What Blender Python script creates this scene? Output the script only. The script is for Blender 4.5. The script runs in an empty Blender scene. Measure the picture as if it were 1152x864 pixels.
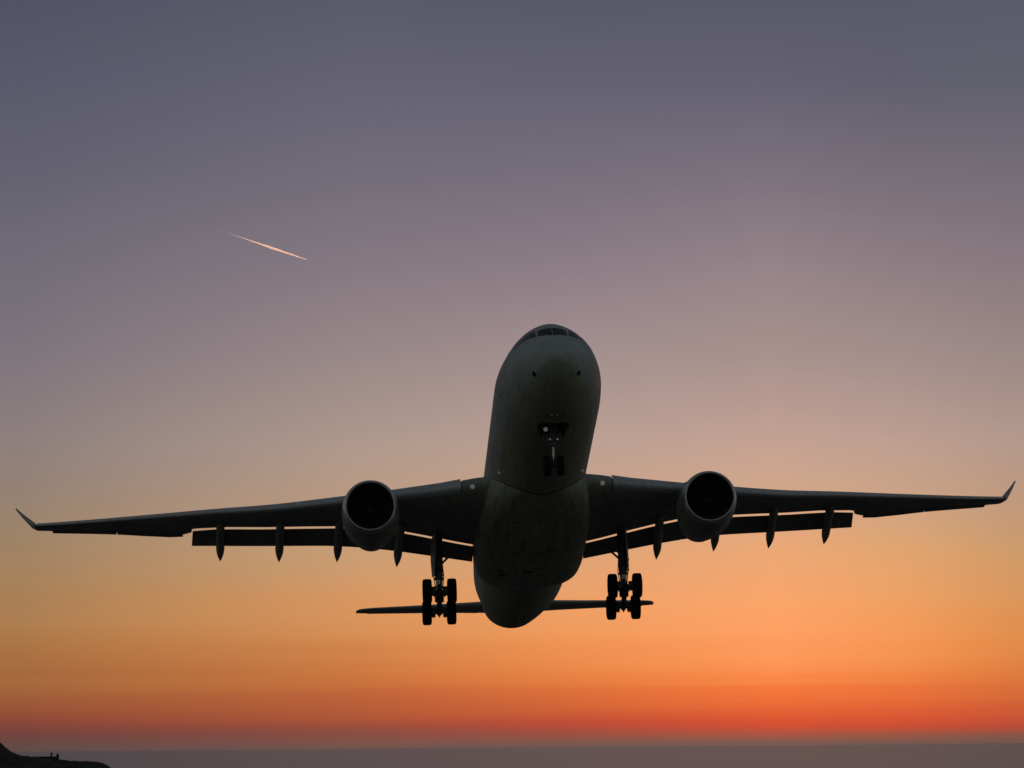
import bpy, bmesh, math, random
from mathutils import Vector, Matrix, Quaternion
R = math.radians
random.seed(7)
scene = bpy.context.scene
COL = bpy.data.collections.new('place'); scene.collection.children.link(COL)

# ------------------------------------------------------------------ camera
CAM = Vector((0, 0, 45))
PITCH, ROLL, F = 4.99, 0.50, 4670.34
cam_rot = Matrix.Rotation(R(PITCH), 4, 'X') @ Matrix.Rotation(R(ROLL), 4, 'Y')   # x right, y ahead, z up
cd = bpy.data.cameras.new('camera'); cam = bpy.data.objects.new('camera', cd)
scene.collection.objects.link(cam); scene.camera = cam
cd.sensor_width = 36; cd.lens = F * 36 / 1152; cd.clip_start = 1; cd.clip_end = 400000
cam.matrix_world = Matrix.Translation(CAM) @ cam_rot @ Matrix.Rotation(R(90), 4, 'X')

# ------------------------------------------------------------------ sun and sky
SUN_AZ, SUN_EL = 3.6, -0.8       # just set: the sea's edge shades everything low, the high trail still catches it
sd = bpy.data.lights.new('sun', 'SUN'); sun = bpy.data.objects.new('sun', sd); scene.collection.objects.link(sun)
sd.energy = 3.6; sd.angle = R(0.53); sd.color = (1.0, 0.52, 0.31)
to_sun = Vector((math.sin(R(SUN_AZ)) * math.cos(R(SUN_EL)), math.cos(R(SUN_AZ)) * math.cos(R(SUN_EL)), math.sin(R(SUN_EL))))
sun.rotation_euler = (-to_sun).to_track_quat('-Z', 'Y').to_euler(); sun.location = (0, 0, 300)

scene.view_settings.view_transform = 'Standard'; scene.view_settings.look = 'None'
scene.view_settings.exposure = 0; scene.view_settings.gamma = 1; scene.view_settings.use_curve_mapping = False
scene.render.engine = 'CYCLES'
scene.cycles.max_bounces = 6; scene.cycles.volume_bounces = 3

def lin(c):
    c = c / 255
    return c / 12.92 if c <= 0.04045 else ((c + 0.055) / 1.055) ** 2.4
def rgb(r, g, b): return (lin(r), lin(g), lin(b), 1)

w = bpy.data.worlds.new('World'); scene.world = w; w.use_nodes = True
nt = w.node_tree; nt.nodes.clear(); N = nt.nodes.new; L = nt.links.new
def mth(op, a, b=None, c=None, clamp=False):
    n = N('ShaderNodeMath'); n.operation = op; n.use_clamp = clamp
    for i, v in enumerate((a, b, c)):
        if v is None: continue
        if isinstance(v, (int, float)): n.inputs[i].default_value = v
        else: L(v, n.inputs[i])
    return n.outputs[0]
tc = N('ShaderNodeTexCoord'); sp = N('ShaderNodeSeparateXYZ'); L(tc.outputs['Generated'], sp.inputs[0])
elev = mth('MULTIPLY', mth('ARCSINE', sp.outputs[2]), 180 / math.pi)
azim = mth('MULTIPLY', mth('ARCTAN2', sp.outputs[0], sp.outputs[1]), 180 / math.pi)
mp = N('ShaderNodeMapping'); mp.inputs['Scale'].default_value = (2.0, 2.0, 120); L(tc.outputs['Generated'], mp.inputs[0])
nz = N('ShaderNodeTexNoise'); nz.inputs['Scale'].default_value = 1.6; nz.inputs['Detail'].default_value = 3; L(mp.outputs[0], nz.inputs['Vector'])
streak = mth('MULTIPLY', mth('SUBTRACT', nz.outputs['Fac'], 0.5), 0.95)      # thin haze layers
nearh = mth('DIVIDE', mth('SUBTRACT', 3.2, elev), 3.2, clamp=True)
e2 = mth('ADD', elev, mth('MULTIPLY', mth('MULTIPLY', streak, nearh), mth('MULTIPLY', elev, 0.9, clamp=True)))
fac = mth('POWER', mth('DIVIDE', mth('MAXIMUM', e2, 0), 90, clamp=True), 0.5)
def ramp(stops):       # stops: (elevation in degrees, colour)
    n = N('ShaderNodeValToRGB'); cr = n.color_ramp; cr.interpolation = 'LINEAR'
    stops = sorted(stops, key=lambda s: s[0])
    cr.elements.remove(cr.elements[1]); cr.elements[0].position = 0; cr.elements[0].color = rgb(*stops[0][1])
    for e, c in stops:
        if e > 0.003: el = cr.elements.new(math.sqrt(e / 90)); el.color = rgb(*c)
    L(fac, n.inputs[0]); return n.outputs[0]
HIGH = [(14, (81, 84, 99)), (22, (78, 82, 92)), (45, (72, 78, 84)), (90, (62, 68, 76))]
SKY = {
 20:[(0,81,82,99),(100,90,90,108),(200,100,98,112),(300,113,108,119),(400,126,117,125),(500,142,128,126),(600,156,131,106),(650,165,130,92),(700,174,125,80),(740,170,115,68),(780,158,94,57),(800,150,80,55),(818,132,69,58),(828,114,68,62),(835,104,71,66),(841,98,76,72),(845,94,76,72)],
 400:[(0,90,90,107),(100,101,99,116),(200,115,109,121),(300,133,121,129),(400,153,136,137),(500,175,152,140),(560,185,154,131),(620,200,158,118),(680,216,150,95),(720,214,140,82),(760,203,118,62),(780,190,100,58),(810,168,82,56),(825,140,78,66),(838,120,84,76),(842,112,84,76)],
 640:[(0,88,88,105),(100,101,99,115),(200,119,111,123),(300,140,125,134),(400,163,143,143),(500,187,160,147),(560,200,163,136),(620,220,164,120),(680,238,160,102),(720,240,152,88),(760,232,130,68),(780,222,112,58),(800,200,88,54),(815,190,76,56),(825,158,80,64),(835,125,88,78),(839,116,87,80)],
 1010:[(0,89,89,104),(100,98,96,110),(200,119,110,120),(300,142,126,131),(400,163,142,139),(500,190,159,145),(560,203,163,134),(620,225,165,112),(680,240,160,98),(720,246,152,88),(760,242,134,70),(785,232,110,57),(800,220,92,53),(816,206,78,51),(826,158,86,66),(834,122,88,78)],
 870:[(0,89,89,105),(100,101,98,114),(200,124,114,125),(300,149,132,137),(400,168,145,141),(500,196,162,147),(560,212,168,138),(620,236,168,118),(680,252,165,105),(720,255,158,98),(760,253,140,75),(780,245,120,60),(795,228,98,53),(815,216,80,49),(825,175,85,65),(834,128,90,78),(837,122,92,82)],
 1140:[(0,90,91,105),(100,97,97,110),(200,117,109,119),(300,137,122,128),(400,156,136,134),(500,180,153,140),(560,190,153,127),(620,206,155,107),(680,220,150,90),(720,226,140,74),(760,224,124,64),(785,214,104,56),(805,202,84,54),(818,182,76,56),(828,132,85,72),(833,118,86,78)]}
cols = []
for px in sorted(SKY):
    hy = 845 - 0.0088 * px
    st = [((hy - s[0]) / F * 180 / math.pi, s[1:]) for s in SKY[px]]
    cols.append((math.degrees(math.atan((px - 576) / F)), ramp(st + HIGH)))
EAST = ramp([(0, (104, 109, 95)), (6, (104, 110, 97)), (14, (97, 103, 97))] + HIGH[1:])
def mix(f, a, b):
    n = N('ShaderNodeMix'); n.data_type = 'RGBA'; L(f, n.inputs[0]); L(a, n.inputs[6]); L(b, n.inputs[7]); return n.outputs[2]
def mrange(v, a, b, kind='SMOOTHSTEP'):
    n = N('ShaderNodeMapRange'); n.interpolation_type = kind; L(v, n.inputs[0]); n.inputs[1].default_value = a; n.inputs[2].default_value = b
    return n.outputs[0]
acc = cols[0][1]
for (a0, c0), (a1, c1) in zip(cols, cols[1:]):
    acc = mix(mrange(azim, a0, a1, 'LINEAR'), acc, c1)
# away from the sunset the unseen sky turns olive, brightened as fill on the airliner
acc = mix(mrange(mth('ABSOLUTE', azim), 8, 75), acc, EAST)
nish = N('ShaderNodeTexSky'); nish.sky_type = 'NISHITA'; nish.sun_disc = False
nish.sun_elevation = R(SUN_EL); nish.sun_rotation = R(SUN_AZ); nish.air_density = 1.2; nish.dust_density = 2
ns = N('ShaderNodeMix'); ns.data_type = 'RGBA'; ns.blend_type = 'MULTIPLY'; ns.inputs[0].default_value = 1
L(nish.outputs[0], ns.inputs[6]); ns.inputs[7].default_value = (0.12, 0.12, 0.12, 1)
acc = mix(mth('MULTIPLY', mrange(elev, 12, 70), 0.4), acc, ns.outputs[2])
bg = N('ShaderNodeBackground'); bg.inputs[1].default_value = 1.0; L(acc, bg.inputs[0])
wo = N('ShaderNodeOutputWorld'); L(bg.outputs[0], wo.inputs[0])

# ------------------------------------------------------------------ materials
def material(name, base, rough=0.5, metal=0.0, spec=0.3, var=0.0, vscale=(1, 1, 1), noise=4.0, emit=None, bump=0.0):
    m = bpy.data.materials.new(name); m.use_nodes = True; t = m.node_tree; b = t.nodes['Principled BSDF']
    b.inputs['Roughness'].default_value = rough; b.inputs['Metallic'].default_value = metal
    b.inputs['Specular IOR Level'].default_value = spec
    b.inputs['Base Color'].default_value = (*base, 1)
    if var or bump:
        tc = t.nodes.new('ShaderNodeTexCoord'); mp = t.nodes.new('ShaderNodeMapping'); mp.inputs['Scale'].default_value = vscale
        nz = t.nodes.new('ShaderNodeTexNoise'); nz.inputs['Scale'].default_value = noise; nz.inputs['Detail'].default_value = 6
        nz.inputs['Roughness'].default_value = 0.62
        t.links.new(tc.outputs['Object'], mp.inputs[0]); t.links.new(mp.outputs[0], nz.inputs['Vector'])
        r = t.nodes.new('ShaderNodeValToRGB'); r.color_ramp.elements[0].position = 0.3; r.color_ramp.elements[1].position = 0.7
        r.color_ramp.elements[0].color = (*[c * (1 - var) for c in base], 1); r.color_ramp.elements[1].color = (*[min(1, c * (1 + var * .6)) for c in base], 1)
        t.links.new(nz.outputs['Fac'], r.inputs[0]); t.links.new(r.outputs[0], b.inputs['Base Color'])
        if bump:
            bn = t.nodes.new('ShaderNodeBump'); bn.inputs['Strength'].default_value = bump; bn.inputs['Distance'].default_value = 0.02
            t.links.new(nz.outputs['Fac'], bn.inputs['Height']); t.links.new(bn.outputs[0], b.inputs['Normal'])
    if emit:
        b.inputs['Emission Color'].default_value = (*emit[:3], 1); b.inputs['Emission Strength'].default_value = emit[3]
    return m

def fuselage_paint():
    """white upper hull, warm grey belly with long dirt streaks and faint skin joints"""
    m = bpy.data.materials.new('hull_paint'); m.use_nodes = True; t = m.node_tree; b = t.nodes['Principled BSDF']
    n = t.nodes.new; l = t.links.new
    b.inputs['Roughness'].default_value = 0.6; b.inputs['Specular IOR Level'].default_value = 0.15
    tc = n('ShaderNodeTexCoord'); sp = n('ShaderNodeSeparateXYZ'); l(tc.outputs['Object'], sp.inputs[0])
    def mt(op, a, b_=None, c=None, clamp=False):
        q = n('ShaderNodeMath'); q.operation = op; q.use_clamp = clamp
        for i, v in enumerate((a, b_, c)):
            if v is None: continue
            if isinstance(v, (int, float)): q.inputs[i].default_value = v
            else: l(v, q.inputs[i])
        return q.outputs[0]
    mp = n('ShaderNodeMapping'); mp.inputs['Scale'].default_value = (2.6, 0.10, 2.6); l(tc.outputs['Object'], mp.inputs[0])
    nz = n('ShaderNodeTexNoise'); nz.inputs['Scale'].default_value = 1.5; nz.inputs['Detail'].default_value = 7; nz.inputs['Roughness'].default_value = .65; l(mp.outputs[0], nz.inputs['Vector'])
    nb = n('ShaderNodeTexNoise'); nb.inputs['Scale'].default_value = 0.5; nb.inputs['Detail'].default_value = 5; l(tc.outputs['Object'], nb.inputs['Vector'])
    # belly / upper hull boundary: a wavy paint edge along the hull side
    zc = mt('SUBTRACT', mt('MULTIPLY', mt('MAXIMUM', mt('SUBTRACT', sp.outputs[1], 14.0), 0.0), 0.115), mt('MULTIPLY', mt('MAXIMUM', mt('SUBTRACT', -23.0, sp.outputs[1]), 0.0), 0.115))
    zz = mt('ARCTAN2', mt('ABSOLUTE', sp.outputs[0]), mt('SUBTRACT', zc, sp.outputs[2]))
    edge = mt('MULTIPLY_ADD', mt('SUBTRACT', zz, 0.92), 9.0, 0.5, clamp=True)
    mx = n('ShaderNodeMix'); mx.data_type = 'RGBA'; l(edge, mx.inputs[0]); mx.inputs[6].default_value = (0.30, 0.295, 0.25, 1); mx.inputs[7].default_value = (0.62, 0.64, 0.66, 1)
    dirt = mt('MULTIPLY_ADD', nz.outputs['Fac'], 0.9, 0.52, clamp=True)
    dirt2 = mt('MULTIPLY_ADD', nb.outputs['Fac'], 0.5, 0.72, clamp=True)
    # joints between skin panels: rings and stringers
    def seam(coord, period, width):
        f = mt('FRACT', mt('DIVIDE', coord, period)); d = mt('ABSOLUTE', mt('SUBTRACT', f, 0.5))
        return mt('MULTIPLY', mt('LESS_THAN', d, width / period), 0.28)
    ang = mt('ARCTAN2', sp.outputs[0], sp.outputs[2])
    s = mt('MAXIMUM', seam(mt('ADD', sp.outputs[1], 100), 3.4, 0.02), seam(mt('ADD', ang, 10), 0.62, 0.006))
    k = mt('MULTIPLY', mt('MULTIPLY', dirt, dirt2), mt('SUBTRACT', 1, s))
    mu = n('ShaderNodeMix'); mu.data_type = 'RGBA'; mu.blend_type = 'MULTIPLY'; mu.inputs[0].default_value = 1
    cb = n('ShaderNodeCombineColor'); l(k, cb.inputs[0]); l(k, cb.inputs[1]); l(k, cb.inputs[2])
    mx.inputs[6].default_value = (0.50, 0.51, 0.39, 1); mx.inputs[7].default_value = (0.56, 0.59, 0.58, 1); l(mx.outputs[2], mu.inputs[6]); l(cb.outputs[0], mu.inputs[7]); l(mu.outputs[2], b.inputs['Base Color'])
    return m

M = {
 'hull': fuselage_paint(),
 'fairing': material('belly_fairing_paint', (0.48, 0.49, 0.37), .5, var=.4, vscale=(2.4, .25, 2.4), noise=1.4),
 'wing': material('wing_grey_paint', (0.41, 0.42, 0.37), .5, var=.3, vscale=(1.2, .35, 1), noise=1.6),
 'flap': material('flap_grey_paint', (0.31, 0.31, 0.28), .55, var=.3, vscale=(1.2, .35, 1), noise=2),
 'slat': material('slat_metal', (0.62, 0.64, 0.66), .42, .35, .4, var=.2, vscale=(.8, 2, 2), noise=3),
 'tail': material('tail_grey_paint', (0.45, 0.46, 0.48), .5, var=.2, noise=1.5),
 'cowl': material('engine_cowl_paint', (0.36, 0.36, 0.31), .45, var=.3, vscale=(2, .5, 2), noise=1.6),
 'lip': material('bare_inlet_metal', (0.70, 0.71, 0.72), .35, .8, .5, var=.15, noise=4),
 'duct': material('dark_inlet_liner', (0.045, 0.046, 0.05), .6),
 'fan': material('fan_titanium', (0.10, 0.10, 0.11), .45, .6),
 'spin': material('spinner_black', (0.05, 0.05, 0.055), .5),
 'spiral': material('spinner_spiral_white', (0.12, 0.12, 0.12), .5),
 'hot': material('exhaust_metal', (0.12, 0.105, 0.09), .45, .8, var=.3),
 'tyre': material('tyre_rubber', (0.018, 0.018, 0.02), .85, spec=.2, var=.3, noise=9),
 'hub': material('wheel_hub_metal', (0.16, 0.16, 0.16), .5, .5, var=.3, noise=9),
 'strut': material('gear_steel', (0.13, 0.13, 0.135), .5, .3, var=.4, noise=6),
 'chrome': material('oleo_chrome', (0.42, 0.42, 0.43), .22, 1.0, .5),
 'bay': material('gear_bay_dark_primer', (0.05, 0.055, 0.045), .7, var=.4, noise=6),
 'glass': material('dark_window_glass', (0.012, 0.014, 0.016), .12, spec=.5),
 'frame': material('window_frame_metal', (0.35, 0.36, 0.37), .4, .4),
 'outlet': material('air_outlet_paint', (0.16, 0.16, 0.13), .6),
 'seam': material('dark_seal_rubber', (0.03, 0.03, 0.03), .7),
 'lamp': material('lamp_lens', (0.7, 0.7, 0.68), .2, emit=(1, .93, .82, .07)),
 'dim': material('small_lamp_lens', (0.45, 0.45, 0.43), .3, emit=(1, .93, .82, .02)),
 'red': material('red_beacon_glass', (0.12, 0.02, 0.02), .3),
 'green': material('green_lamp_glass', (0.02, 0.22, 0.08), .2),
}

# ------------------------------------------------------------------ mesh helpers
def build(name, bm, mats, parent=None, smooth=40, recalc=True):
    if recalc: bmesh.ops.recalc_face_normals(bm, faces=bm.faces)
    me = bpy.data.meshes.new(name); bm.to_mesh(me); bm.free()
    for m in (mats if isinstance(mats, (list, tuple)) else [mats]): me.materials.append(m)
    if smooth:
        me.shade_smooth(); me.set_sharp_from_angle(angle=R(smooth))
    o = bpy.data.objects.new(name, me); COL.objects.link(o); o.parent = parent
    return o
def tag(o, label=None, cat=None, group=None, kind=None):
    for k, v in (('label', label), ('category', cat), ('group', group), ('kind', kind)):
        if v: o[k] = v
    return o
S0 = 30.0
def V(x, s, z): return Vector((x, s - S0, z))      # body frame: x to port, s = metres aft of the nose, z up
def loft(rings, bm=None, caps=(True, True), close=True, mat=0):
    bm = bm or bmesh.new(); vr = [[bm.verts.new(p) for p in r] for r in rings]
    n = len(vr[0])
    for a, b in zip(vr, vr[1:]):
        for i in range(n if close else n - 1):
            j = (i + 1) % n
            try: f = bm.faces.new((a[i], a[j], b[j], b[i])); f.material_index = mat
            except ValueError: pass
    for c, r in ((caps[0], vr[0]), (caps[1], vr[-1])):
        if c and close:
            f = bm.faces.new(r); f.material_index = mat
    return bm
def frame_of(d):
    d = d.normalized(); u = d.orthogonal().normalized(); return u, d.cross(u)
def tube(bm, a, b, r0, r1=None, n=16, mat=0):
    r1 = r0 if r1 is None else r1; a, b = Vector(a), Vector(b); u, v = frame_of(b - a)
    return loft([[p + (u * math.cos(t) + v * math.sin(t)) * r for t in [2 * math.pi * i / n for i in range(n)]] for p, r in ((a, r0), (b, r1))], bm, mat=mat)
def lathe(bm, c, axis, prof, n=48, mat=0, caps=(False, False), up=None):
    """prof: (distance along axis, radius)"""
    axis = axis.normalized(); u, v = frame_of(axis)
    return loft([[c + axis * d + (u * math.cos(t) + v * math.sin(t)) * r for t in [2 * math.pi * i / n for i in range(n)]] for d, r in prof], bm, caps=caps, mat=mat)
def box(bm, c, x, y, z, hx, hy, hz, mat=0, bev=0.0):
    """oriented box: axes x, y, z with half sizes"""
    vs = []
    for i in (-1, 1):
        for j in (-1, 1):
            for k in (-1, 1): vs.append(bm.verts.new(c + x * hx * i + y * hy * j + z * hz * k))
    idx = [(0, 1, 3, 2), (4, 6, 7, 5), (0, 4, 5, 1), (2, 3, 7, 6), (0, 2, 6, 4), (1, 5, 7, 3)]
    fs = [bm.faces.new([vs[i] for i in q]) for q in idx]
    for f in fs: f.material_index = mat
    if bev:
        es = list({e for f in fs for e in f.edges}); bmesh.ops.bevel(bm, geom=es, offset=bev, segments=2, affect='EDGES', material=mat)
    return bm
X, Y, Z = Vector((1, 0, 0)), Vector((0, 1, 0)), Vector((0, 0, 1))
def pchip(tab):
    xs = [t[0] for t in tab]; ys = [t[1] for t in tab]; n = len(xs)
    h = [xs[i + 1] - xs[i] for i in range(n - 1)]; d = [(ys[i + 1] - ys[i]) / h[i] for i in range(n - 1)]
    m = [d[0]] + [0 if d[i - 1] * d[i] <= 0 else (2 * d[i - 1] * d[i] / (d[i - 1] + d[i]) if d[i - 1] + d[i] else 0) for i in range(1, n - 1)] + [d[-1]]
    def f(x):
        x = min(max(x, xs[0]), xs[-1]); i = 0
        while i < n - 2 and x > xs[i + 1]: i += 1
        t = (x - xs[i]) / h[i]
        return (2*t**3 - 3*t**2 + 1) * ys[i] + (t**3 - 2*t**2 + t) * h[i] * m[i] + (-2*t**3 + 3*t**2) * ys[i + 1] + (t**3 - t**2) * h[i] * m[i + 1]
    return f

# ------------------------------------------------------------------ sea
def sea_material():
    m = bpy.data.materials.new('sea_water'); m.use_nodes = True; t = m.node_tree; b = t.nodes['Principled BSDF']
    b.inputs['Base Color'].default_value = (0.075, 0.060, 0.060, 1); b.inputs['Roughness'].default_value = 0.255; b.inputs['IOR'].default_value = 1.33
    tc = t.nodes.new('ShaderNodeTexCoord')
    hs = []
    for sc, dist in ((0.012, 6.0), (0.09, 0.9), (0.5, 0.16)):
        nz = t.nodes.new('ShaderNodeTexNoise'); nz.inputs['Scale'].default_value = sc; nz.inputs['Detail'].default_value = 5
        t.links.new(tc.outputs['Object'], nz.inputs['Vector'])
        bn = t.nodes.new('ShaderNodeBump'); bn.inputs['Strength'].default_value = 0.8; bn.inputs['Distance'].default_value = dist
        t.links.new(nz.outputs['Fac'], bn.inputs['Height'])
        if hs: t.links.new(hs[-1].outputs[0], bn.inputs['Normal'])
        hs.append(bn)
    t.links.new(hs[-1].outputs[0], b.inputs['Normal'])
    return m
bm = bmesh.new()
rings = [0, 300, 1000, 3000, 10000, 30000, 80000, 190000]; n = 96
vr = [[bm.verts.new((r * math.cos(2*math.pi*i/n), r * math.sin(2*math.pi*i/n), 0)) for i in range(n)] for r in rings[1:]]
bm.faces.new(vr[0])
for a, b in zip(vr, vr[1:]):
    for i in range(n): bm.faces.new((a[i], b[i], b[(i+1) % n], a[(i+1) % n]))
sea = build('sea', bm, sea_material(), smooth=0); tag(sea, kind='structure')
if sea.data.polygons[0].normal.z < 0: sea.data.flip_normals()

# ------------------------------------------------------------------ headland with the low building on its ridge
HD = 4000.0; K = HD / F          # metres per photo pixel out there
def hx(px): return (px - 576) * K
def hz(py, px): return CAM.z + (845 - 0.0088 * px - py) * K
ridge = pchip([(-1700, 900), (-1450, 840), (-1050, 680), (-700, 620), (-300, 700), (-120, 762), (-40, 812), (0, 836.5), (6, 842), (14, 847), (22, 850), (30, 851), (44, 851.6), (66, 854.6), (80, 855.8), (100, 856.8), (113, 858.5), (122, 863), (132, 871), (146, 884), (160, 896)])
random.seed(3)
def fbm(x, y):
    v = 0; a = 1
    for k in range(4):
        v += a * math.sin(x * .013 * 2**k + 1.7 * k + 2 * math.sin(y * .009 * 2**k + k)) * math.cos(y * .011 * 2**k + 2.3 * k); a *= .5
    return v
bm = bmesh.new(); grid = []
NX, NY = 380, 60
for j in range(NY + 1):
    row = []; v = j / NY * 2 - 1           # across the ridge, -1 towards the viewer
    for i in range(NX + 1):
        px = 160 - 1860 * (1 - i / NX) ** 1.5
        top = hz(ridge(px), px)
        half = 60 + max(top, 0) * 1.5
        y = HD + v * half
        prof = (1 - abs(v) ** 1.6)
        z = top * prof - 3 * abs(v) if v else top
        z += fbm(hx(px), y) * 1.6 * min(1, abs(v) * 3) + (random.random() - .5) * (.9 if not 40 < px < 67 else .1)
        row.append(bm.verts.new((hx(px), y, z)))
    grid.append(row)
for a, b in zip(grid, grid[1:]):
    for i in range(NX): bm.faces.new((a[i], a[i+1], b[i+1], b[i]))
hill = build('headland_terrain', bm, material('dark_scrub_and_rock', (0.085, 0.072, 0.066), .95, spec=.05, var=.6, vscale=(.05, .05, .08), noise=1.2), smooth=60)
tag(hill, kind='structure')

bl = bpy.data.objects.new('ridge_building', None); COL.objects.link(bl); bl.location = (hx(54), HD, hz(854.6, 54))
tag(bl, 'low dark flat-roofed building with a slim turret on the ridge of the headland', 'building')
mw = material('dark_stone_wall', (0.055, 0.055, 0.065), .9, spec=.1, var=.4, vscale=(.6, .6, .9), noise=1.0)
mr = material('dark_roofing', (0.05, 0.045, 0.045), .9, spec=.1, var=.3, noise=.8)
def blk(name, x0, x1, y0, y1, z0, z1, m, parent, bev=.05):
    b = bmesh.new(); box(b, Vector(((x0+x1)/2, (y0+y1)/2, (z0+z1)/2)), X, Y, Z, (x1-x0)/2, (y1-y0)/2, (z1-z0)/2, bev=bev)
    return build(name, b, m, parent)
wl = blk('wall', -9.5, 8.6, -5, 5, -4, 2.7, mw, bl)
blk('roof', -9.8, 8.9, -5.3, 5.3, 2.702, 3.0, mr, bl)
gl = M['glass']
for k in range(5): blk('window', -8.2 + k * 3.3, -6.9 + k * 3.3, -5.06, -4.9, .4, 1.7, gl, wl, .01)
blk('door', 7.0, 7.9, -5.06, -4.9, -.6, 1.5, M['seam'], wl, .01)
b = bmesh.new(); lathe(b, Vector((2.0, 0, 3.0)), Z, [(0, .85), (2.3, .75), (2.31, 1.05), (2.7, 1.05), (3.6, .5), (4.5, .05)], n=12, caps=(True, True)); build('turret', b, mw, bl, 30)
b = bmesh.new(); lathe(b, Vector((7.9, 0, 3.0)), Z, [(0, 1.3), (1.3, 1.2), (1.31, 1.45), (1.9, 1.4), (2.5, .3)], n=10, caps=(True, True)); build('chimney', b, mw, bl, 30)

# ------------------------------------------------------------------ high vapour trail
TD = 80000.0; H = TD * math.tan(R(6.70))
az = lambda px: math.atan((px - 576) / F)
def trail_pt(px, py):
    q = cam_rot.to_3x3() @ Vector(((px - 576) / F, 1, -(py - 432) / F)); return q * (H / q.z) + CAM
pa, pb = trail_pt(345, 292), trail_pt(243, 257.5)
bm = bmesh.new(); rr = []
u = (pb - pa).normalized(); sx = u.cross(Z).normalized(); up = sx.cross(u)
for k in range(41):
    t = k / 40
    r = 8 + 15 * (t / .4) ** .8 if t < .4 else (23 - 14 * (t - .4) / .3 if t < .7 else max(8 - 8 * (t - .7) / .3, 1.8))
    r *= 1 + .04 * math.sin(k * 2.1)
    c = pa.lerp(pb, t) + sx * 3 * math.sin(k * .9) - pa
    rr.append([c + sx * r * math.cos(a) + up * r * math.sin(a) for a in [2*math.pi*i/12 for i in range(12)]])
loft(rr, bm)
vm = bpy.data.materials.new('ice_crystal_trail'); vm.use_nodes = True; t_ = vm.node_tree; t_.nodes.clear()
pv = t_.nodes.new('ShaderNodeVolumePrincipled'); pv.inputs['Color'].default_value = (.95, .93, .92, 1); pv.inputs['Density'].default_value = 0.0065; pv.inputs['Anisotropy'].default_value = 0.6
t_.links.new(pv.outputs[0], t_.nodes.new('ShaderNodeOutputMaterial').inputs['Volume'])
tr = build('vapour_trail', bm, vm, smooth=60); tr.location = pa
tag(tr, 'short thin salmon-lit vapour trail slanting across the dusky upper left sky', 'vapour trail')

# ------------------------------------------------------------------ the airliner
jet = bpy.data.objects.new('passenger_jet', None); COL.objects.link(jet)
tag(jet, 'wide-body twin-engine airliner in shadow, head-on and low, with landing gear and flaps down', 'airplane')
B = Matrix.Rotation(R(2.52975), 4, 'Z') @ Matrix.Rotation(-0.315360510, 4, 'X') @ Matrix.Rotation(-0.0275504343, 4, 'Y')
jet.matrix_world = Matrix.Translation(CAM) @ cam_rot @ Matrix.Translation((1.00908, 239.51942, -6.99661)) @ B

# fuselage lines: half width, top, bottom, height of the widest point
fw = pchip([(0, .02), (.06, .26), (.2, .50), (.5, .80), (1, 1.16), (1.7, 1.54), (2.6, 1.92), (3.6, 2.24), (4.8, 2.43), (6.2, 2.62), (7.8, 2.75), (10, 2.82), (42, 2.82), (45.5, 2.70), (50, 2.27), (53, 1.92), (56, 1.74), (59, 1.24), (62, .68), (63.3, .40), (63.66, .18)])
ft = pchip([(0, -.80), (.06, -.56), (.2, -.36), (.5, -.10), (1, .20), (1.6, .50), (2.2, .72), (2.75, 1.06), (3.2, 1.48), (3.65, 1.88), (4.3, 2.25), (5.2, 2.54), (6.4, 2.70), (8.2, 2.82), (52, 2.82), (56, 2.74), (60, 2.52), (63.3, 2.20), (63.66, 2.0)])
fb = pchip([(0, -.84), (.06, -1.08), (.2, -1.30), (.5, -1.58), (1, -1.88), (1.7, -2.16), (2.6, -2.40), (3.6, -2.58), (4.8, -2.71), (6.2, -2.79), (8, -2.82), (42, -2.82), (45, -2.60), (48, -2.12), (51, -1.62), (54, -1.02), (57, -.20), (60, .62), (62.5, 1.30), (63.66, 1.72)])
fz = pchip([(0, -.82), (1, -.72), (3, -.42), (5, -.15), (7, 0), (44, 0), (50, .38), (56, 1.1), (60, 1.6), (63.66, 1.88)])
fe = pchip([(0, 1.0), (1.5, 1.05), (3.0, 1.20), (4.5, 1.12), (6.5, 1.14), (9, 1.0), (64, 1.0)])
def hull(s, a, off=0.0):
    """a = angle from straight down, positive to port"""
    hw, zt, zb, zc = fw(s), ft(s), fb(s), fz(s)
    h = (zc - zb) if math.cos(a) > 0 else (zt - zc)
    sn, cs = math.sin(a), math.cos(a)
    if cs < 0:                                   # brow of the cockpit: shoulders slope more than a circle
        ex = fe(s); sn, cs = math.copysign(abs(sn) ** ex, sn), -abs(cs) ** ex
    return V((hw + off) * sn, s, zc - (h + off) * cs)
def hull_at(x, s, lower=True, off=0.0):
    a = math.asin(max(-1, min(1, x / max(fw(s), .01))))
    return hull(s, a if lower else math.pi - a, off)
st = [0, .03, .06, .12, .2, .32, .5, .75, 1, 1.3, 1.6, 1.95, 2.3, 2.6, 2.9, 3.2, 3.6, 4, 4.4, 4.8, 5.3, 5.8, 6.4, 7, 7.6, 8.2, 9, 10] + [10 + i for i in range(1, 33)] + [43, 44, 45, 46, 47, 48, 49, 50, 51, 52, 53, 54, 55, 56, 57, 58, 59, 60, 61, 62, 62.7, 63.3, 63.66]
NA = 96
bm = loft([[hull(s, 2*math.pi*i/NA) for i in range(NA)] for s in st])
fus = build('fuselage', bm, [M['hull'], M['bay']], jet, 35)
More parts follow.
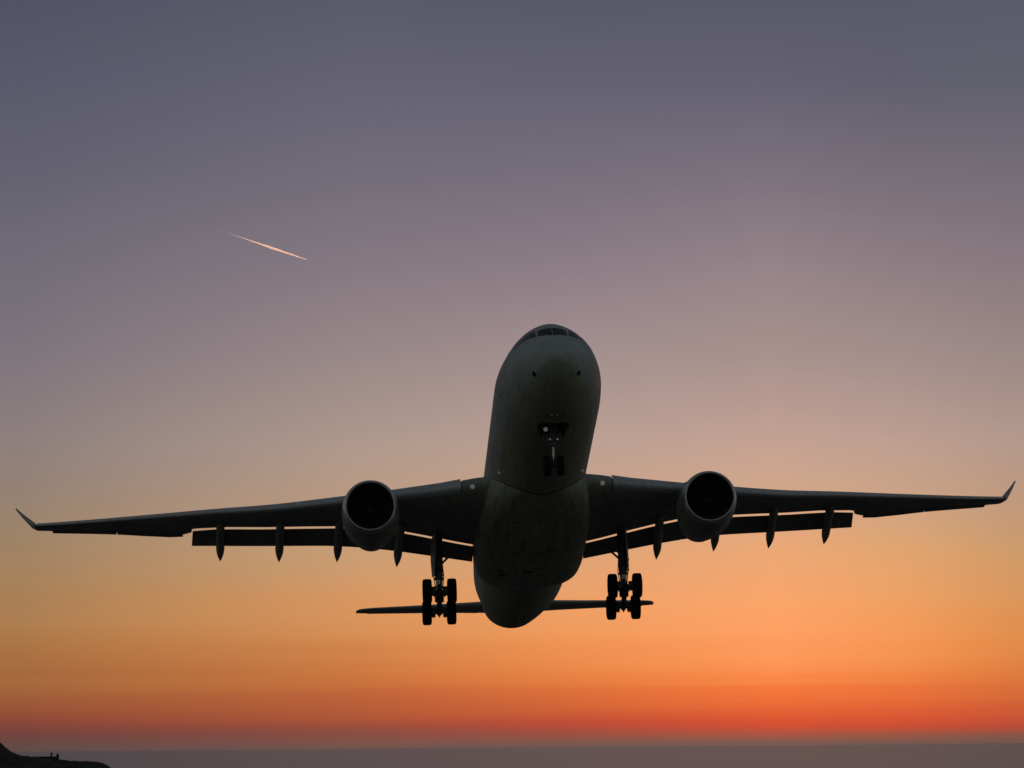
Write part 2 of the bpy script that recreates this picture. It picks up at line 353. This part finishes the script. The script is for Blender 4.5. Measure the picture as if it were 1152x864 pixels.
# cut the nose gear bay out of the belly
cm = bmesh.new(); box(cm, V(0, 6.40, -2.3), X, Y, Z, .46, .85, .9)
cut = build('cutter', cm, M['bay'], jet, 0)
md = fus.modifiers.new('bay', 'BOOLEAN'); md.operation = 'DIFFERENCE'; md.object = cut; md.solver = 'EXACT'
try: md.material_mode = 'TRANSFER'
except Exception: pass
bpy.context.view_layer.update()
dg = bpy.context.evaluated_depsgraph_get(); nm = bpy.data.meshes.new_from_object(fus.evaluated_get(dg))
fus.modifiers.clear(); fus.data = nm; nm.name = 'fuselage'
bpy.data.objects.remove(cut)

def patch(bm, corners, off, nu=6, nv=4, mat=0, thick=0.0):
    """a curved panel lying on the hull: corners are (station, angle) a b c d"""
    (a, b, c, d) = corners; g = []
    for j in range(nv + 1):
        r = []
        for i in range(nu + 1):
            u, v = i / nu, j / nv
            s = (a[0]*(1-u) + b[0]*u) * (1-v) + (d[0]*(1-u) + c[0]*u) * v
            t = (a[1]*(1-u) + b[1]*u) * (1-v) + (d[1]*(1-u) + c[1]*u) * v
            r.append(bm.verts.new(hull(s, t, off)))
        g.append(r)
    for p, q in zip(g, g[1:]):
        for i in range(nu):
            f = bm.faces.new((p[i], p[i+1], q[i+1], q[i])); f.material_index = mat
    return bm
def up_a(x, s): return math.pi - math.asin(max(-1, min(1, x / fw(s))))
# cockpit windows: a pane on each side of the centre post, two more running back along each side
for sg in (-1, 1):
    A = lambda x, s: (s, sg * up_a(x, s))
    panes = [[A(.045, 2.84), A(.90, 3.08), A(.87, 3.58), A(.045, 3.50)],
             [A(1.00, 3.16), (3.90, sg * R(118)), (4.35, sg * R(130)), A(.98, 3.76)],
             [(4.02, sg * R(117.5)), (4.85, sg * R(114)), (5.0, sg * R(124)), (4.47, sg * R(129.5))]]
    for pn in panes:
        b = bmesh.new(); patch(b, pn, 0.012); build('cockpit_window', b, M['glass'], fus, 60)
    # cabin doors: thin proud door outlines with a small window
    for s0, wd in ((6.2, 1.07), (17.2, 1.07), (40.5, .9), (51.5, 1.07)):
        b = bmesh.new(); lo, hi = R(74), R(118)
        for q in (((s0, lo), (s0+.035, lo), (s0+.035, hi), (s0, hi)), ((s0+wd, lo), (s0+wd+.035, lo), (s0+wd+.035, hi), (s0+wd, hi)),
                  ((s0, lo), (s0+wd+.035, lo), (s0+wd+.035, lo+.014), (s0, lo+.014)), ((s0, hi), (s0+wd+.035, hi), (s0+wd+.035, hi+.014), (s0, hi+.014))):
            patch(b, [(p[0], sg*p[1]) for p in q], .006, 3, 8)
        d = build('door', b, M['seam'], fus, 60)
    b = bmesh.new(); patch(b, [(12, sg*R(99)), (12.26, sg*R(99)), (12.26, sg*R(106.5)), (12, sg*R(106.5))], .007, 2, 3)
    w0 = build('cabin_window', b, M['glass'], fus, 60)
    for k in range(-4, 44):
        s = 12 + k * .86
        if k == 0 or 16.6 < s < 18.6 or 39.9 < s < 41.8: continue
        c = w0.copy(); COL.objects.link(c); c.parent = fus; c.location = (0, k * .86, 0)
    # air data probes on the lower nose, each on a dark plate
    b = bmesh.new(); c = hull_at(sg*1.12, 1.32, True); nrm = (c - V(0, 2.6, -.6)).normalized()
    lathe(b, c - nrm*.03, nrm, [(0, .14), (.05, .14), (.055, .11)], n=20, caps=(True, True))
    tube(b, c, c + nrm*.12, .025, .02, 8); tube(b, c + nrm*.12 + Y*.05, c + nrm*.12 - Y*.16, .018, .012, 8)
    build('air_data_probe', b, M['seam'], fus, 30)
    b = bmesh.new(); c = hull_at(sg*2.28, 17.8, True); nrm = Vector((sg*.75, -.25, -.6)).normalized()
    lathe(b, c - nrm*.03, nrm, [(0, .085), (.05, .08), (.07, .04)], n=14, caps=(True, True)); build('side_lamp', b, M['lamp'], fus, 40)
# antennas and drain masts under the hull
for x, s, h in ((0, 10.3, .32), (0, 13.6, .26), (.5, 4.4, .12), (-.4, 4.6, .12), (0, 45.6, .42), (0, 41.2, .3)):
    b = bmesh.new(); c = hull_at(x, s, True)
    loft([[c + Vector((.03*k*math.cos(a), .17*k*math.sin(a) + (1-k)*.14, -h*t)) for a in [2*math.pi*i/12 for i in range(12)]] for t, k in ((-.1, 1), (.5, .85), (1, .45))], b)
    build('antenna_blade', b, M['strut'], fus, 40)
b = bmesh.new(); lathe(b, hull_at(0, 21, True) - Z*.75, -Z, [(0, .1), (.08, .09), (.14, .03)], n=14, caps=(True, True)); build('beacon', b, M['red'], fus, 40)

# belly fairing between the wings
bw = pchip([(17.6, 1.2), (19, 2.15), (21, 2.72), (23.5, 3.02), (27, 3.2), (33, 3.24), (35.2, 3.16), (36.6, 2.95), (37.8, 2.6), (39, 2.1)])
bb = pchip([(17.6, -2.66), (18.3, -2.82), (20, -3.06), (23, -3.36), (27, -3.52), (33, -3.54), (35, -3.44), (36.4, -3.20), (37.6, -2.86), (39, -2.4)])
def fair(s):
    hw, zb = bw(s), bb(s); zt = -.55; n_ = 3.0; zc = -1.5; r = []
    for i in range(56):
        a = 2*math.pi*i/56; c_, s_ = math.cos(a), math.sin(a)
        x = hw * math.copysign(abs(s_) ** (2/n_), s_); h = (zc - zb) if c_ > 0 else (zt - zc)
        r.append(V(x, s, zc - h * math.copysign(abs(c_) ** (2/n_), c_)))
    return r
bf = build('belly_fairing', loft([fair(17.6 + i*.4) for i in range(53)] + [fair(39)]), M['fairing'], jet, 30)
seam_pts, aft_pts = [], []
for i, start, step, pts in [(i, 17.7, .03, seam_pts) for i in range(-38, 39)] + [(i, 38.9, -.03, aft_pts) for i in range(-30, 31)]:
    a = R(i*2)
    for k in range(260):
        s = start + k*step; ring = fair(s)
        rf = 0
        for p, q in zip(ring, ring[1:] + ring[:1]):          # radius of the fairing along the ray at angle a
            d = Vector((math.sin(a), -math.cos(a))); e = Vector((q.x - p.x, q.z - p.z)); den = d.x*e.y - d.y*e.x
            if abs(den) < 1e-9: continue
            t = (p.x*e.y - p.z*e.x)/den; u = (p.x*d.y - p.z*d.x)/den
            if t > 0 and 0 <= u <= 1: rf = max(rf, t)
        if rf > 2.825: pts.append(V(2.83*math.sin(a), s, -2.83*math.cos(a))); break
b = bmesh.new()
loft([[p + Vector((p.x, 0, p.z)).normalized()*(.022*math.sin(t)) + Y*.055*math.cos(t) for t in [2*math.pi*k/8 for k in range(8)]] for p in seam_pts], b)
build('fairing_seal', b, M['seam'], bf, 60)
b = bmesh.new()  # added pale strip: stands in for light catching the hull behind the fairing
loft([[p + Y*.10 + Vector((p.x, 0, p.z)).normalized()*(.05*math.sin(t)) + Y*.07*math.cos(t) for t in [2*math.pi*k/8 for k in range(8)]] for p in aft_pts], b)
build('painted_lit_strip', b, M['slat'], bf, 60)
for x, s, hw_, hl in ((-1.05, 27.6, .28, .12), (.95, 27.2, .28, .12), (-1.7, 32.1, .25, .3), (-.15, 31.6, .33, .24), (.45, 32.4, .14, .14), (-1.3, 22.0, .2, .1), (.1, 26.6, .08, .08)):
    b = bmesh.new(); box(b, V(x, s, bb(s) + .02), X, Y, Z, hw_, hl, .035, bev=.01); build('air_outlet', b, M['outlet'], bf, 30)

# ---- wing
LEs = lambda x: 25.0 + (x - 9.37) * .62
LEz = pchip([(2.6, -1.24), (3.2, -1.16), (4.1, -1.10), (4.35, -1.20), (5.5, -1.10), (8, -.88), (11, -.60), (14.5, -.26), (18, .24), (21.5, .70), (27.6, 1.52), (28.9, 1.72)])
TEs = pchip([(2.6, 31.9), (9.0, 31.95), (11.3, 32.75), (15.2, 34.25), (19.5, 35.9), (20.1, 36.13), (28.0, 39.2), (28.9, 39.5)])
TEz = pchip([(2.6, -1.82), (3.4, -1.68), (7.2, -.80), (9.0, -.46), (11.3, -.13), (15.2, .36), (19.58, .86), (19.63, .66), (20.1, .60), (22, .88), (24, 1.28), (28, 1.92), (28.9, 2.05)])
TEz0 = pchip([(2.6, -1.82), (3.4, -1.68), (7.2, -.80), (9.0, -.46), (11.3, -.13), (15.2, .36), (19.6, .86), (24, 1.36), (28.9, 2.05)])
TC = pchip([(2.6, .145), (9, .118), (16, .105), (28.9, .095)])
def yt(q, t):      # naca thickness half height
    return 5 * t * (.2969*math.sqrt(q) - .1260*q - .3516*q*q + .2843*q**3 - .1015*q**4)
def section(x, LE, TE, t, n=22, q0=0.0, q1=1.0, camber=.012, sg=1, tmin=.012, bl=1.0, skew=0.0):
    """ring of points in the plane at span x; LE, TE are (s, z)"""
    c = math.hypot(TE[0]-LE[0], TE[1]-LE[1]); d = ((TE[0]-LE[0])/c, (TE[1]-LE[1])/c); nn = (-d[1], d[0])
    qs = [q0 + (q1-q0) * (.5 - .5*math.cos(math.pi*i/n)) for i in range(n+1)]
    def pt(q, sd):
        y = max(yt(max(q, 0), t), tmin/c * (q > .5)) * sd * (bl if sd < 0 else 1) + camber * 4 * q * (1-q) * .6 + camber * (math.sin(q*math.pi*1.5 - .6)*.3 if q > .5 else 0)*0
        return V(sg*(x + skew*q), LE[0] + (d[0]*q + nn[0]*y)*c, LE[1] + (d[1]*q + nn[1]*y)*c)
    return [pt(q, 1) for q in reversed(qs)] + [pt(q, -1) for q in qs[1:]]
def lamp(name, c, nrm, r, mat, parent):
    b = bmesh.new(); lathe(b, c - nrm*.03, nrm, [(0, r), (.04, r*.97), (.07, r*.7), (.085, r*.2)], n=18, caps=(True, True)); return build(name, b, mat, parent, 50)

for sg in (-1, 1):
    xs = [2.0, 2.82, 3.5, 4.15, 4.3, 4.6, 6, 7.5, 9, 10, 11.3, 13, 15.2, 17.5, 19.3, 19.575, 19.635, 20.1, 22, 24, 26, 27.5, 28.4, 28.9]
    sl = .20       # fixed nose sits a little behind the slats
    rings = [section(x, (LEs(x) + (sl if x > 4.2 else .0), LEz(x)), (TEs(x), TEz(x)), TC(x), sg=sg) for x in xs]
    wing = build('wing', loft(rings), M['wing'], jet, 35)
    # slats, drooped and pushed forward of the fixed nose
    for x0, x1 in ((4.25, 8.55), (10.15, 13.38), (13.39, 16.62), (16.63, 19.87), (19.88, 23.02), (23.03, 26.02), (26.03, 28.8)):
        rr = []
        for k in range(5):
            x = x0 + (x1-x0)*k/4; c = TEs(x) - LEs(x); q1 = min(.135, .95/c); t = TC(x)
            q = [q1*(i/9)**1.6 for i in range(10)]; p = [(u, yt(u, t)+.010) for u in reversed(q)] + [(u, -yt(u, t)*1.0) for u in q[1:6]]
            inner = [(u + .010 + (q1-u)*.04, v*.78) for u, v in reversed(p[1:])]
            th = R(11); o_ = []
            for u, v in p + inner:
                a_, b_ = u*c, v*c
                o_.append(V(sg*x, LEs(x) - .02 + a_*math.cos(th) - b_*math.sin(th)*-1*0 - .0, 0) + Vector((0, -b_*math.sin(th)*.6, LEz(x) - .04 + b_*math.cos(th) + a_*(math.sin(th)*.6 + (TEz0(x)-LEz(x))/c))))
            rr.append(o_)
        build('slat', loft(rr), M['slat'], wing, 40)
    # flaps: inner, outer; a slot of daylight stays between them and the wing
    FT = {'i': [(3.25, 34.3, -2.08), (5.5, 34.3, -1.68), (7.5, 34.3, -1.33), (9.05, 34.3, -1.10)], 'o': [(9.06, 34.31, -1.09), (11.07, 34.66, -.80), (14.2, 35.86, -.36), (17, 36.95, .03), (19.55, 37.95, .40)]}
    for key in 'io':
        ps = FT[key]; fs, fzz = pchip([(p[0], p[1]) for p in ps]), pchip([(p[0], p[2]) for p in ps]); rr = []
        for k in range(9):
            x = ps[0][0] + (ps[-1][0]-ps[0][0])*k/8
            rr.append(section(x, (TEs(x)+.04, TEz(x)-.145), (fs(x), fzz(x)), .11, n=14, sg=sg, camber=.03, bl=.8, skew=.13 if (key, k) == ('o', 8) else 0))
        build('flap', loft(rr), M['flap'], wing, 35)
    # aileron, drooped behind its hinge line
    for x0, x1 in ((20.14, 24.05), (24.09, 27.95)):
        rr = []
        for k in range(6):
            x = x0 + (x1-x0)*k/5; c = TEs(x)-LEs(x)
            rr.append(section(x, (TEs(x)-.27*c, TEz(x) - .27*(TEz(x)-LEz(x)) - .03), (TEs(x)+.12, TEz(x)-.10), .10, n=10, sg=sg, camber=0))
        build('aileron', loft(rr), M['flap'], wing, 35)
    # canoe fairings over the flap tracks
    for x, tip, tz, a0 in ((7.6, 35.5, -1.95, 29.0), (11.08, 36.3, -1.33, 29.6), (14.5, 37.5, -.90, 31.0), (18.0, 38.7, -.40, 32.6)):
        z0 = TEz(x) - .42 - .20; rr = []; Ln = tip - a0
        for k in range(15):
            t = k/14; s = a0 + Ln*t
            r = .25 * min(1, (t/.16)**.55) * (1 if t < .72 else max(.02, (1 - ((t-.72)/.28)**1.5)))
            zc = (z0 + .12*(1-t)) if s < TEs(x)-.4 else z0 + (tz - z0)*((s - TEs(x)+.4)/(tip-TEs(x)+.4))**1.2
            hz_ = r*1.35
            rr.append([V(sg*(x + .03*(s-a0) - .15) + r*math.cos(a), s, zc + hz_*math.sin(a)) for a in [2*math.pi*i/16 for i in range(16)]])
        build('flap_track_fairing', loft(rr), M['wing'], wing, 40)
    # canted winglet
    wl_ = [(28.9, 37.1+.1, 1.72, 39.5, 2.05, .11), (29.02, 37.42, 1.87, 39.66, 2.20, .15), (29.28, 38.05, 2.26, 39.98, 2.54, .15), (29.75, 39.22, 2.97, 40.57, 3.15, .14), (30.23, 40.5, 3.76, 41.2, 3.84, .12)]
    rr = []
    for i, (x, ls, lz, ts, tz, tc_) in enumerate(wl_):
        cant = (0, R(45), R(54), R(54), R(54))[i]; c = ts - ls; up_, dn = [], []
        for k in range(11):
            q = .5 - .5*math.cos(math.pi*k/10); y = yt(q, tc_)*c
            o_ = Vector((-sg*math.sin(cant), 0, math.cos(cant)))*y
            base = V(sg*x, ls + c*q, lz + (tz-lz)*q); up_.append(base + o_); dn.append(base - o_)
        rr.append(list(reversed(up_)) + dn[1:-1])
    build('winglet', loft(rr), M['tail'], wing, 40)
    lamp('landing_light', V(sg*3.62, LEs(3.62)+.02, -1.33), Vector((0, -1, -.12)).normalized(), .13, M['lamp'], wing)
    lamp('navigation_light', V(sg*28.9, 37.3, 1.75), Vector((sg*.7, -.7, 0)).normalized(), .07, M['red'] if sg > 0 else M['green'], wing)

    # ---- engine
    ec = V(sg*9.37, 19.45, -2.86); ax = Vector((-sg*math.sin(R(1.0)), math.cos(R(1.8)), math.sin(R(1.8)))).normalized()
    # ax points aft
    def nac(prof, n=64, mat=0, bm_=None, scarf=True):
        u_ = X - ax*X.dot(ax); u_.normalize(); v_ = ax.cross(u_) * -1
        if v_.z < 0: v_ = -v_
        rr = []
        for d, r in prof:
            r_ = []
            for i in range(n):
                a = 2*math.pi*i/n; k = max(0, 1 - d/2.2) if scarf else 0
                r_.append(ec + ax*(d - .05*math.sin(a)*k) + u_*r*math.cos(a) + v_*r*math.sin(a)*(1.0))
            rr.append(r_)
        return loft(rr, bm_, caps=(False, False), mat=mat)
    lipo = [(.05, 1.275), (.0, 1.30), (-.03, 1.335), (-.035, 1.37), (.0, 1.41), (.08, 1.455), (.2, 1.49), (.34, 1.515)]
    outer = [(.34, 1.517), (.7, 1.555), (1.2, 1.585), (1.9, 1.60), (2.7, 1.585), (3.5, 1.52), (4.3, 1.41), (5.1, 1.27), (5.8, 1.13), (6.35, 1.02), (6.4, 1.0), (6.35, .97), (5.6, .95), (4.8, .95)]
    b = nac([(1.55, 1.235), (1.2, 1.235), (.8, 1.225), (.35, 1.235), (.05, 1.275)], mat=2); nac(lipo, mat=1, bm_=b); nac(outer, bm_=b)
    bmesh.ops.remove_doubles(b, verts=b.verts, dist=.003)
    eng = build('engine', b, [M['cowl'], M['lip'], M['duct']], jet, 40)
    b = bmesh.new()
    u_ = (X - ax*X.dot(ax)).normalized(); v_ = u_.cross(ax) 
    for k in range(26):
        a = 2*math.pi*k/26; g = []
        for j in range(6):
            r = .36 + (1.215-.36)*j/5; tw = R(25 + 33*j/5); aa = a + .10*math.sin(j/5*2.6)
            rad = u_*math.cos(aa) + v_*math.sin(aa); tan = ax.cross(rad)
            ch = .17 + .09*math.sin(j/5*2.2); dirc = tan*math.sin(tw) + ax*math.cos(tw); nr = dirc.cross(rad).normalized()
            c = ec + ax*1.38 + rad*r
            g.append([c - dirc*ch, c + nr*.016, c + dirc*ch, c - nr*.010])
        loft(g, b)
    lathe(b, ec, ax, [(1.56, 1.232), (1.57, .3)], n=48)
    build('fan', b, M['fan'], eng, 30)
    b = bmesh.new(); lathe(b, ec, ax, [(.78, .02), (.84, .085), (.95, .17), (1.1, .26), (1.28, .34), (1.5, .385)], n=32, caps=(True, True))
    g = []
    for k in range(15):
        t = k/14; d = .86 + .26*t; r = .10 + .165*t + .012; a = t*3.6
        rad = u_*math.cos(a) + v_*math.sin(a); g.append([ec + ax*d + rad*r, ec + ax*(d+.045*t+.01) + rad*(r+.03*t+.008), ec + ax*(d+.02) + rad*(r-.03)])
    loft(g, b, mat=1); build('spinner', b, [M['spin'], M['spiral']], eng, 40)
    b = bmesh.new(); lathe(b, ec, ax, [(4.8, .96), (5.0, .60), (5.9, .50), (6.7, .26), (7.1, .05)], n=32, caps=(False, True)); build('exhaust_plug', b, M['hot'], eng, 40)
    # pylon
    rr = []
    for s0, s1, z, hw_ in ((21.2, 27.2, -1.9, .20), (21.6, 27.8, -1.30, .22), (22.6, 28.6, -.95, .20), (24.0, 29.4, -.72, .16)):
        rr.append([V(sg*9.37 + hw_*math.sin(math.pi*min(q, 1)**.7)*sd, s0 + (s1-s0)*q, z) for sd, qs in ((1, [i/10 for i in range(11)]), (-1, [i/10 for i in range(9, 0, -1)])) for q in qs])
    build('pylon', loft(rr), M['wing'], eng, 40)
    b = bmesh.new(); c = ec + ax*3.9 - Z*1.47
    loft([[c + ax*t + X*hw_*math.cos(a) - Z*(hh*math.sin(a)-.10 - .20*max(0, t)) for a in [2*math.pi*i/12 for i in range(12)]] for t, hw_, hh in ((-1.1, .02, .01), (-.6, .16, .08), (.4, .26, .14), (1.4, .27, .20), (2.0, .16, .12))], b)
    build('drain_fairing', b, M['cowl'], eng, 40)
    # strakes on the cowl
    b = bmesh.new(); aa = R(55 if sg < 0 else 125)
    for k in (0,):
        rad = X*math.cos(aa) + Z*math.sin(aa); c = ec + ax*1.6 + rad*1.57
        loft([[c + ax*(t*1.2) + rad*h + rad.cross(ax)*e for e in (-.015, .015)] + [c + ax*(t*1.2) - rad*.05 + rad.cross(ax)*e for e in (.015, -.015)] for t, h in ((0, .0), (.5, .22), (1, .30))], b)
    build('cowl_strake', b, M['cowl'], eng, 30)

    # ---- main landing gear
    px_ = 5.34; tc0 = V(sg*px_, 31.74, -5.14)
    b = bmesh.new()
    tube(b, V(sg*5.30, 31.15, -1.1), V(sg*5.33, 31.52, -3.35), .25, .25, 20)
    tube(b, V(sg*5.30, 31.13, -3.28+.0), V(sg*5.33, 31.5, -3.40), .10, .10, 10)
    lathe(b, V(sg*5.33, 31.50, -3.25), (tc0 - V(sg*5.30, 31.15, -1.1)).normalized(), [(0, .25), (.04, .285), (.16, .285), (.2, .24), (.46, .23), (.5, .26), (.62, .26), (.66, .2)], n=20, caps=(True, True))
    tube(b, V(sg*5.33, 31.56, -3.8), tc0 - Z*.05, .19, .19, 18, mat=1)
    tube(b, V(sg*5.33, 31.64, -4.45), tc0 + Z*.0, .26, .27, 18)
    # torque links behind, side stay, drag stay, actuator, hoses
    tube(b, V(sg*5.33, 31.75, -3.9), V(sg*5.33, 32.25, -4.35), .07, .05, 8); tube(b, V(sg*5.33, 32.25, -4.35), V(sg*5.33, 31.85, -4.85), .05, .07, 8)
    tube(b, V(sg*5.20, 31.45, -3.0), V(sg*4.0, 31.4, -1.85), .065, .065, 10); tube(b, V(sg*5.23, 31.42, -2.65), V(sg*4.55, 31.38, -2.25), .04, .04, 8)
    tube(b, V(sg*5.33, 31.35, -2.9), V(sg*5.35, 29.6, -1.5), .07, .07, 10); tube(b, V(sg*5.12, 31.2, -1.6), V(sg*5.18, 31.5, -3.2), .045, .045, 8)
    for dx, r_ in ((.23, .03), (-.24, .025), (.17, .02), (-.16, .022)):
        pts = [V(sg*5.33 + dx*.8, 31.2, -1.9), V(sg*5.33 + dx, 31.42, -3.0), V(sg*5.33 + dx*1.25, 31.5, -3.7), V(sg*5.33 + dx*.9, 31.6, -4.3), V(sg*5.33 + dx*1.3, 31.6, -4.9)]
        for p, q in zip(pts, pts[1:]): tube(b, p, q, r_, r_, 6)
    box(b, V(sg*5.33 + .0, 31.45, -3.62), X, Y, Z, .26, .05, .05, bev=.01); box(b, V(sg*5.33, 31.6, -4.3), X, Y, Z, .24, .09, .06, bev=.01)
    # bogie beam, tail down
    td = Vector((0, .915, -.403)).normalized(); tube(b, tc0 - td*1.12, tc0 + td*1.12, .15, .15, 16)
    tube(b, V(sg*5.33, 31.66, -4.2) - Y*.2, tc0 - td*.95 + Z*.12, .06, .05, 10)
    for e in (-1, 1):
        ca = tc0 + td*.99*e; tube(b, ca - X*.86, ca + X*.86, .085, .085, 12)
        for q in (-1, 1):
            tube(b, ca + X*q*.22, ca + X*q*.50, .26, .28, 20)
            tube(b, ca + X*q*.30 + Z*.28, ca + X*q*.30 + Z*.05, .045, .05, 8); tube(b, ca + X*q*.33 - Z*.31, ca + X*q*.33, .04, .06, 8)
        tube(b, ca - td*.0 - Z*.12 - td*.4, ca - Z*.22 + td*.1, .04, .03, 8)
        tube(b, ca - Z*.0, ca - Z*.30, .11, .03, 10)
    gear = build('main_gear', b, [M['strut'], M['chrome']], jet, 35)
    def wheel(c, r, hw_, parent, rim=.5):
        b = bmesh.new(); k = r*rim
        prof = [(-hw_*.72, k), (-hw_*.96, k*1.15), (-hw_, r*.80), (-hw_*.93, r*.91), (-hw_*.74, r*.975)]
        for gv in (-.42, 0, .42): prof += [(hw_*(gv-.07), r*.998), (hw_*(gv-.05), r*.98), (hw_*(gv+.05), r*.98), (hw_*(gv+.07), r*.998)]
        prof += [(-d, q) for d, q in reversed(prof[:5])]
        lathe(b, c, X, prof, n=40)
        lathe(b, c, X, [(-hw_*.72, k), (-hw_*.55, k*.9), (-hw_*.35, k*.5), (-hw_*.62, k*.35), (-hw_*.66, .01)], n=28, mat=1, caps=(False, True))
        lathe(b, c, X, [(hw_*.72, k), (hw_*.55, k*.9), (hw_*.35, k*.5), (hw_*.62, k*.35), (hw_*.66, .01)], n=28, mat=1, caps=(False, True))
        return build('wheel', b, [M['tyre'], M['hub']], parent, 35)
    for e in (-1, 1):
        for q in (-1, 1): wheel(tc0 + td*1.0*e + X*q*.71, .71, .265, gear)
    # leg door, edge-on outboard of the strut
    b = bmesh.new(); pr = [(30.2, -1.25), (31.9, -1.45), (32.15, -2.6), (31.85, -3.62), (31.15, -3.66), (30.55, -2.6)]
    rr = [[V(sg*(5.60 + dx - (31.2 - s)*.13), s, z) for s, z in pr] for dx in (-.03, .03)]
    loft(rr, b); box(b, V(sg*5.52, 31.4, -2.2), X, Y, Z, .20, .05, .04); box(b, V(sg*5.52, 31.5, -3.0), X, Y, Z, .20, .05, .04)
    build('gear_door', b, M['wing'], gear, 30)

    # ---- tailplane
    tl = [(.6, 55.9, 1.28, 60.7, 1.72, .11), (1.6, 56.6, 1.36, 60.85, 1.86, .11), (5, 58.55, 1.80, 61.7, 2.20, .105), (8.6, 60.62, 2.30, 62.6, 2.50, .10), (9.2, 61.02, 2.38, 62.78, 2.56, .095), (9.5, 61.35, 2.44, 62.86, 2.60, .09), (9.72, 62.05, 2.55, 62.95, 2.63, .06)]
    st_ = build('tailplane', loft([section(x, (a, z0), (b_, z1), t, sg=sg, camber=-.004) for x, a, z0, b_, z1, t in tl]), M['tail'], jet, 35)
    rr = []
    for k in range(6):
        x = 1.9 + 7.1*k/5; f = lambda i: pchip([(q[0], q[i]) for q in tl])(x); c = f(3)-f(1)
        rr.append(section(x, (f(3)-.28*c, f(4)-.28*(f(4)-f(2))), (f(3)+.03, f(4)-.02), .07, n=10, sg=sg, camber=0))
    build('elevator', loft(rr), M['flap'], st_, 35)

# ---- fin and rudder
def fin_sec(z, a, c, t, q0=0, q1=1):
    L_ = c - a; pts = []; qs = [q0 + (q1-q0)*(.5 - .5*math.cos(math.pi*i/14)) for i in range(15)]
    return [V(max(yt(q, t)*L_, .01*(q > .5)), a + L_*q, z) for q in reversed(qs)] + [V(-max(yt(q, t)*L_, .01*(q > .5)), a + L_*q, z) for q in qs[1:]]
fin = build('fin', loft([fin_sec(2.3, 50.8, 59.4, .10, 0, .70), fin_sec(3.2, 51.9, 59.6, .10, 0, .70), fin_sec(10.4, 58.2, 62.6, .10, 0, .70), fin_sec(10.8, 59.0, 62.7, .06, 0, .70)]), M['tail'], jet, 35)
build('rudder', loft([fin_sec(3.0, 51.7, 59.55, .099, .705, 1), fin_sec(10.3, 58.1, 62.58, .099, .705, 1)]), M['tail'], fin, 35)

# ---- nose gear
nc = V(0, 6.83, -4.67); b = bmesh.new()
tube(b, V(0, 6.45, -2.0), V(0, 6.68, -3.62), .125, .12, 16); lathe(b, V(0, 6.66, -3.5), Vector((0, .13, -.99)), [(0, .12), (.03, .17), (.16, .17), (.2, .12)], n=16, caps=(True, True))
tube(b, V(0, 6.68, -3.6), nc + Z*.05, .06, .06, 14, mat=1); tube(b, nc + Z*.22, nc - Z*.09, .10, .12, 12)
tube(b, nc - X*.42, nc + X*.42, .07, .07, 12)
tube(b, V(0, 6.9, -3.7), V(0, 7.15, -4.1), .035, .03, 8); tube(b, V(0, 7.15, -4.1), V(0, 6.9, -4.5), .03, .035, 8)
tube(b, V(-.2, 5.6, -2.2), V(-.06, 6.6, -3.3), .05, .05, 8); tube(b, V(.2, 5.6, -2.2), V(.06, 6.6, -3.3), .05, .05, 8)
for q in (-1, 1): tube(b, V(q*.1, 6.55, -3.36), V(q*.30, 6.5, -3.36), .09, .09, 12); tube(b, V(q*.14, 6.5, -2.4), V(q*.17, 6.72, -3.9), .018, .018, 6)
box(b, V(-.05, 6.42, -2.86), X, Y, Z, .34, .05, .05, bev=.01)
ng = build('nose_gear', b, [M['strut'], M['chrome']], jet, 35)
for q in (-1, 1): wheel(nc + X*q*.35, .53, .195, ng, .48)
lamp('taxi_light', V(-.37, 6.30, -2.84), Vector((0, -1, -.15)).normalized(), .115, M['lamp'], ng)
for q in (-1, 1):
    lamp('turnoff_light', V(q*.19 + .03, 6.34, -3.38), Vector((q*.2, -1, -.1)).normalized(), .05, M['lamp'], ng)
    lamp('turnoff_light', V(q*.14, 4.35, -2.70), Vector((0, -.9, -.4)).normalized(), .035, M['dim'], ng)
    # aft bay doors hanging open
    b = bmesh.new(); rr = []
    for th in (0, .03):
        rr.append([V(q*.47, 5.50, -2.70 - th), V(q*.47, 7.25, -2.76 - th), V(q*.56, 7.15, -3.02 - th), V(q*.80, 5.75, -2.88 - th), V(q*.80, 5.52, -2.80 - th)])
    loft(rr, b); build('bay_door', b, M['bay'], ng, 20)
